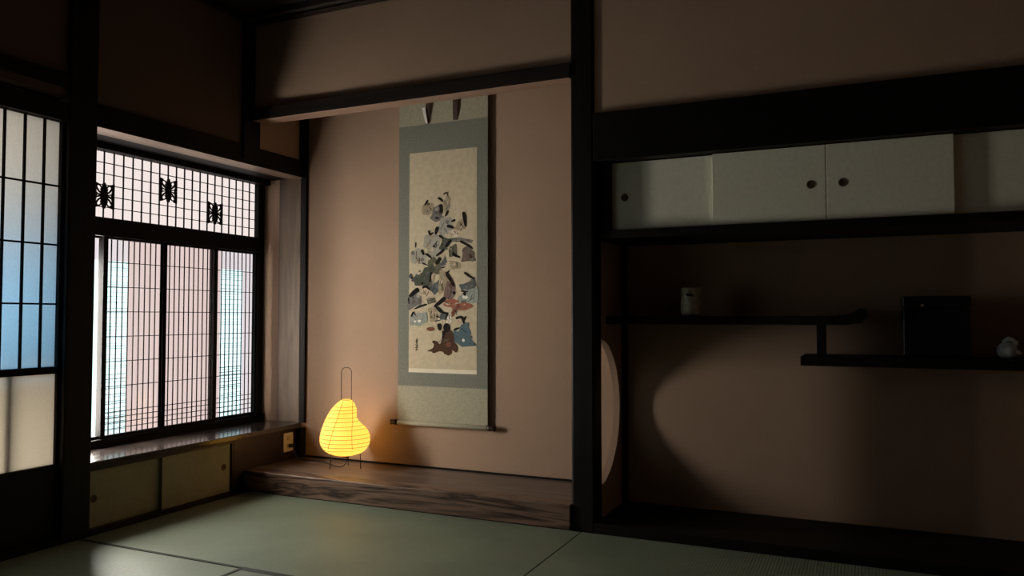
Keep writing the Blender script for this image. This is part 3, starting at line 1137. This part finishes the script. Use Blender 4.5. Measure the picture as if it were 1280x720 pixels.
for zid, col, p in [
    (1, 'tan', [(180, 230), (215, 185), (265, 190), (280, 250), (230, 280), (190, 275)]),
    (1, 'grey', [(280, 240), (330, 210), (350, 290), (368, 320), (300, 342), (258, 312)]),
    (1, 'tan', [(372, 180), (400, 120), (430, 150), (430, 210), (385, 255)]),
    (1, 'palegrey', [(355, 330), (430, 325), (445, 400), (430, 440), (345, 460), (330, 410)]),
    (1, 'tan', [(500, 360), (545, 330), (560, 410), (500, 450), (470, 420)]),
    (1, 'palegrey', [(210, 490), (270, 465), (330, 500), (345, 590), (320, 650), (240, 640), (200, 570)]),
    (1, 'flesh', [(420, 440), (500, 430), (520, 470), (440, 490)]),
    (1, 'grey', [(450, 505), (520, 497), (615, 518), (612, 540), (520, 532), (450, 528)]),
    (1, 'darkgreen', [(368, 500), (452, 508), (420, 560), (380, 600), (340, 585)]),
    (1, 'olive', [(425, 600), (480, 560), (485, 640), (430, 660)]),
    (1, 'stone', [(548, 605), (600, 568), (640, 630), (648, 690), (540, 698)]),
    (1, 'palegrey', [(80, 660), (150, 600), (210, 660), (200, 715), (100, 715)]),
    (2, 'tan', [(540, 165), (640, 178), (650, 235), (560, 245)]),
    (2, 'olive', [(300, 170), (360, 130), (430, 200), (435, 290), (370, 290), (300, 240)]),
    (2, 'darkgreen', [(250, 250), (320, 220), (330, 300), (300, 400), (285, 432), (160, 420), (120, 375), (190, 320)]),
    (2, 'slate', [(430, 190), (480, 120), (500, 170), (460, 215)]),
    (2, 'slate', [(330, 430), (410, 385), (425, 490), (362, 528), (300, 485)]),
    (2, 'tan', [(430, 280), (500, 310), (510, 400), (480, 480), (425, 520), (420, 400)]),
    (2, 'mauve', [(520, 400), (585, 440), (580, 520), (550, 575), (478, 560), (490, 470)]),
    (2, 'slate', [(655, 425), (720, 405), (800, 345), (812, 420), (790, 470), (690, 485)]),
    (2, 'paleblue', [(740, 490), (822, 480), (815, 610), (700, 640), (630, 610), (680, 540)]),
    (2, 'flesh', [(190, 490), (260, 475), (340, 540), (300, 600), (230, 620), (190, 560)]),
    (2, 'grey', [(72, 580), (140, 545), (205, 570), (200, 650), (75, 698)]),
    (2, 'olive', [(280, 590), (350, 575), (370, 620), (300, 640)]),
    (2, 'red', [(478, 640), (510, 600), (570, 588), (630, 610), (560, 665), (500, 660)]),
    (2, 'red', [(585, 700), (610, 645), (690, 628), (775, 660), (700, 702)]),
    (3, 'paleblue', [(85, 200), (140, 170), (205, 165), (212, 240), (150, 272), (85, 268)]),
    (3, 'tan', [(240, 130), (300, 110), (310, 200), (260, 230)]),
    (3, 'redbrown', [(500, 85), (520, 100), (480, 150), (455, 185), (450, 150)]),
    (3, 'slate', [(345, 180), (380, 160), (415, 165), (405, 220), (350, 215)]),
    (3, 'blue', [(530, 285), (590, 260), (605, 330), (615, 395), (640, 430), (540, 440), (458, 405), (470, 345), (520, 330)]),
    (3, 'white', [(410, 200), (425, 165), (440, 200), (440, 240), (405, 245)]),
    (3, 'brown', [(362, 340), (400, 330), (440, 345), (455, 420), (478, 475), (460, 498), (440, 480), (432, 512), (390, 515),
                  (375, 500), (300, 510), (255, 495), (295, 470), (290, 430), (320, 418), (350, 440)]),
]:
    blob(zid, col, p)
for zid, p, w in [
    (1, [(228, 155), (212, 180), (200, 200)], 18), (1, [(322, 135), (345, 148), (365, 170)], 20), (1, [(345, 195), (350, 235), (352, 275)], 28),
    (1, [(372, 105), (395, 88), (412, 120)], 11), (1, [(410, 255), (388, 300)], 20), (1, [(550, 270), (562, 335), (570, 392)], 30),
    (1, [(475, 335), (445, 350)], 24), (1, [(405, 388), (435, 395), (462, 408)], 26), (1, [(318, 398), (308, 430), (300, 462)], 30),
    (1, [(238, 432), (250, 465), (278, 448)], 22), (1, [(332, 475), (350, 485), (368, 502)], 20), (1, [(118, 540), (115, 580)], 13),
    (1, [(172, 603), (182, 625), (192, 648)], 22), (1, [(218, 640), (240, 658), (264, 678)], 20), (1, [(440, 520), (415, 548), (392, 575)], 26),
    (1, [(375, 600), (345, 630), (308, 655)], 24), (1, [(525, 528), (575, 555), (628, 592)], 20), (1, [(455, 640), (485, 658), (518, 668)], 22),
    (1, [(280, 568), (290, 575)], 24), (1, [(300, 315), (330, 320)], 18),
    (2, [(260, 78), (295, 100), (332, 126)], 20), (2, [(430, 125), (405, 160), (380, 192)], 40), (2, [(570, 72), (610, 98), (648, 116)], 22),
    (2, [(228, 184), (282, 206)], 20), (2, [(330, 290), (322, 340), (308, 395)], 28), (2, [(445, 236), (482, 227)], 16),
    (2, [(490, 282), (505, 290), (532, 266)], 18), (2, [(500, 300), (540, 360), (585, 435)], 38), (2, [(702, 290), (750, 325), (802, 356)], 24),
    (2, [(228, 462), (265, 448), (310, 480)], 28), (2, [(182, 478), (135, 510), (80, 558)], 52), (2, [(66, 580), (70, 640)], 18),
    (2, [(275, 648), (210, 668), (140, 698)], 22), (2, [(484, 572), (440, 612), (368, 668)], 46), (2, [(388, 678), (415, 692), (445, 716)], 26),
    (2, [(575, 520), (600, 510)], 42), (2, [(668, 495), (735, 498)], 18), (2, [(702, 505), (705, 545)], 30), (2, [(88, 310), (100, 360)], 30),
    (3, [(80, 195), (100, 160), (118, 185)], 20), (3, [(310, 110), (350, 150), (410, 165)], 22), (3, [(335, 258), (338, 285), (342, 315)], 36),
    (3, [(412, 160), (395, 210)], 16), (3, [(488, 205), (535, 196), (555, 248)], 26), (3, [(572, 190), (552, 222)], 16), (3, [(468, 312), (490, 298), (518, 290)], 16),
    (3, [(310, 190), (345, 205)], 12), (3, [(300, 235), (345, 225)], 10),
    (3, [(130, 400), (128, 440)], 9), (3, [(118, 418), (142, 414)], 6), (3, [(120, 450), (140, 455)], 7), (3, [(132, 455), (128, 498)], 7), (3, [(116, 478), (140, 470)], 6), (3, [(118, 496), (142, 498)], 6),
]:
    stroke(zid, p, w)
stroke(2, [(348, 310), (342, 350), (352, 390)], 26, 'flesh')
disc(1, 'grey', (90, 632), 18, 20)
disc(2, 'slate', (85, 335), 18, 22)
disc(3, 'redbrown', (258, 307), 38, 18)
disc(3, 'ink', (402, 292), 30, 42)
stroke(3, [(385, 320), (375, 350), (372, 390)], 24)
disc(3, 'white', (552, 400), 12, 14)
disc(3, 'flesh', (512, 240), 18, 20)
obj('painted_figures', pbm, pm, paint)

# ------------------------------------------------------------------ paper lantern
LZ = 0.105
lan = thing('paper_lantern', 'glowing yellow bean-shaped paper lantern on wire legs beside the scroll', 'lantern', (-2.480, 3.355, LZ), math.radians(30))
K = 0.00424 / 4.5
KZ = 0.00419 / 4.5


def lx(x):
    return (x - 250) * K


def lz(y):
    return 0.468 - (y - 262) * KZ - LZ


prof = [(265, 222, 278), (274, 212, 286), (290, 192, 299), (318, 167, 308), (345, 150, 309), (365, 140, 309), (383, 131, 318), (400, 125, 334),
        (420, 118, 356), (440, 112, 371), (465, 107, 382), (490, 106, 384), (510, 108, 382), (530, 117, 373), (550, 134, 358), (565, 158, 338), (575, 185, 305), (580, 215, 275)]


def prof_at(y):
    for (ya, la, ra), (yb, lb, rb) in zip(prof, prof[1:]):
        if ya <= y <= yb:
            t = (y - ya) / (yb - ya)
            return la + (lb - la) * t, ra + (rb - ra) * t
    return prof[-1][1:]


def ring_at(y, n=40, grow=0.0, tilt=0.0, cx=None):
    l, r = prof_at(y)
    c, hw = (lx(l) + lx(r)) / 2, (lx(r) - lx(l)) / 2
    d = hw * 0.88
    return [(c + (hw + grow) * math.cos(2 * math.pi * i / n), (d + grow) * math.sin(2 * math.pi * i / n),
             lz(y) + tilt * math.cos(2 * math.pi * i / n + 0.7)) for i in range(n)]


bm = BM()
rings = []
ylist = []
y = 265
while y < 580:
    ylist.append(y)
    y += 5
ylist.append(580)
rib_y = [303, 322, 338, 362, 384, 408, 428, 452, 476, 498, 520, 542]
for y in ylist:
    near = min(abs(y - q) for q in rib_y)
    rings.append(ring_at(y, grow=-0.0012 * min(1, near / 8)))
add_rings(bm, rings, cap0=False, cap1=False)
obj('lamp_shade', bm, M['lantern'], lan)
bm = BM()
for q in rib_y:
    pts = ring_at(q, 36, 0.0002, random.uniform(-0.004, 0.004))
    add_tube(bm, pts, 0.0011, 6, closed=True)
ribs = obj('bamboo_ribs', bm, M['rib'], lan)
ribs['kind'] = 'stuff'
# frame wires: two uprights seen through the paper, hairpin handle, top ring and legs
bm = BM()
for sx in (222, 278):
    add_tube(bm, [(lx(sx), -0.002, lz(265)), (lx(sx), -0.002, lz(200)), (lx(sx), -0.002, lz(112))], 0.0016, 8)
arc = [(lx(250) + lx(278) * math.cos(a), -0.002, lz(112) + lx(278) * math.sin(a)) for a in [math.pi * i / 12 for i in range(13)]]
add_tube(bm, arc, 0.0016, 8)
add_tube(bm, ring_at(266, 24, 0.0006), 0.0014, 6, closed=True)
obj('wire_handle', bm, M['wire'], lan)
for (pa, pb) in ((235, 165), (287, 296)):
    bm = BM()
    pts = []
    for y in range(275, 545, 15):
        l, r = prof_at(y)
        c, hw = (lx(l) + lx(r)) / 2, (lx(r) - lx(l)) / 2
        t = (y - 275) / 270
        x = lx(pa + (pb - pa) * min(1, t * 1.1))
        s = max(-0.97, min(0.97, (x - c) / hw))
        pts.append((x, -hw * 0.88 * math.sqrt(1 - s * s) - 0.0006, lz(y)))
    add_tube(bm, pts, 0.0010, 6)
    obj('wire_upright', bm, M['rib'], lan)
for (ax, ay) in ((-0.079, -0.020), (0.079, -0.020), (0.004, 0.085)):
    bm = BM()
    add_tube(bm, [(ax * 0.96, ay * 0.96, lz(560)), (ax, ay, 0.0)], 0.0022, 8)
    obj('leg', bm, M['wire'], lan)
bm = BM()
ring = [(0.082 * math.cos(2 * math.pi * i / 24), 0.016 + 0.062 * math.sin(2 * math.pi * i / 24), lz(571)) for i in range(24)]
add_tube(bm, ring, 0.0018, 6, closed=True)
add_lathe(bm, [(0.014, lz(590)), (0.018, lz(586)), (0.018, lz(560)), (0.012, lz(555))], (0, 0.01, 0), 14)
add_tube(bm, [(-0.082, 0.016, lz(571)), (0.082, 0.016, lz(571))], 0.0016, 6)
obj('lamp_holder', bm, M['wire'], lan)
# bulb inside
bm = BM()
ellipsoid(bm, (0, 0.01, lz(520)), (0.022, 0.022, 0.026))
obj('bulb', bm, M['lantern'], lan)


# cord runs from the holder along the platform to the outlet
def loc2(x, y, z):
    v = Vector((x + 2.480, y - 3.355, z - LZ))
    return Matrix.Rotation(-math.radians(30), 3, 'Z') @ v


bm = BM()
wp = [(-2.478, 3.365, 0.160), (-2.482, 3.362, 0.135), (-2.500, 3.358, 0.116), (-2.535, 3.362, 0.1085), (-2.60, 3.390, 0.1085), (-2.67, 3.430, 0.1085),
      (-2.75, 3.450, 0.1085), (-2.83, 3.450, 0.109), (-2.875, 3.447, 0.118), (-2.893, 3.444, 0.150), (-2.900, 3.442, 0.176), (-2.908, 3.441, 0.1815)]
sm = []
for i in range(len(wp) - 1):
    p0, p1, p2, p3 = [Vector(wp[max(0, min(len(wp) - 1, i + d))]) for d in (-1, 0, 1, 2)]
    for k in range(4):
        t = k / 4
        sm.append(0.5 * ((2 * p1) + (p2 - p0) * t + (2 * p0 - 5 * p1 + 4 * p2 - p3) * t * t + (3 * p1 - p0 - 3 * p2 + p3) * t ** 3))
sm.append(Vector(wp[-1]))
add_tube(bm, [loc2(*p) for p in sm], 0.0028, 8)
obj('power_cord', bm, M['cord'], lan)
bm = BM()
add_box(bm, XW + 0.0060, XW + 0.026, 3.428, 3.454, 0.172, 0.191, 0.003)
for v in bm.verts:
    v.co = loc2(*v.co)
obj('plug', bm, M['cord'], lan)
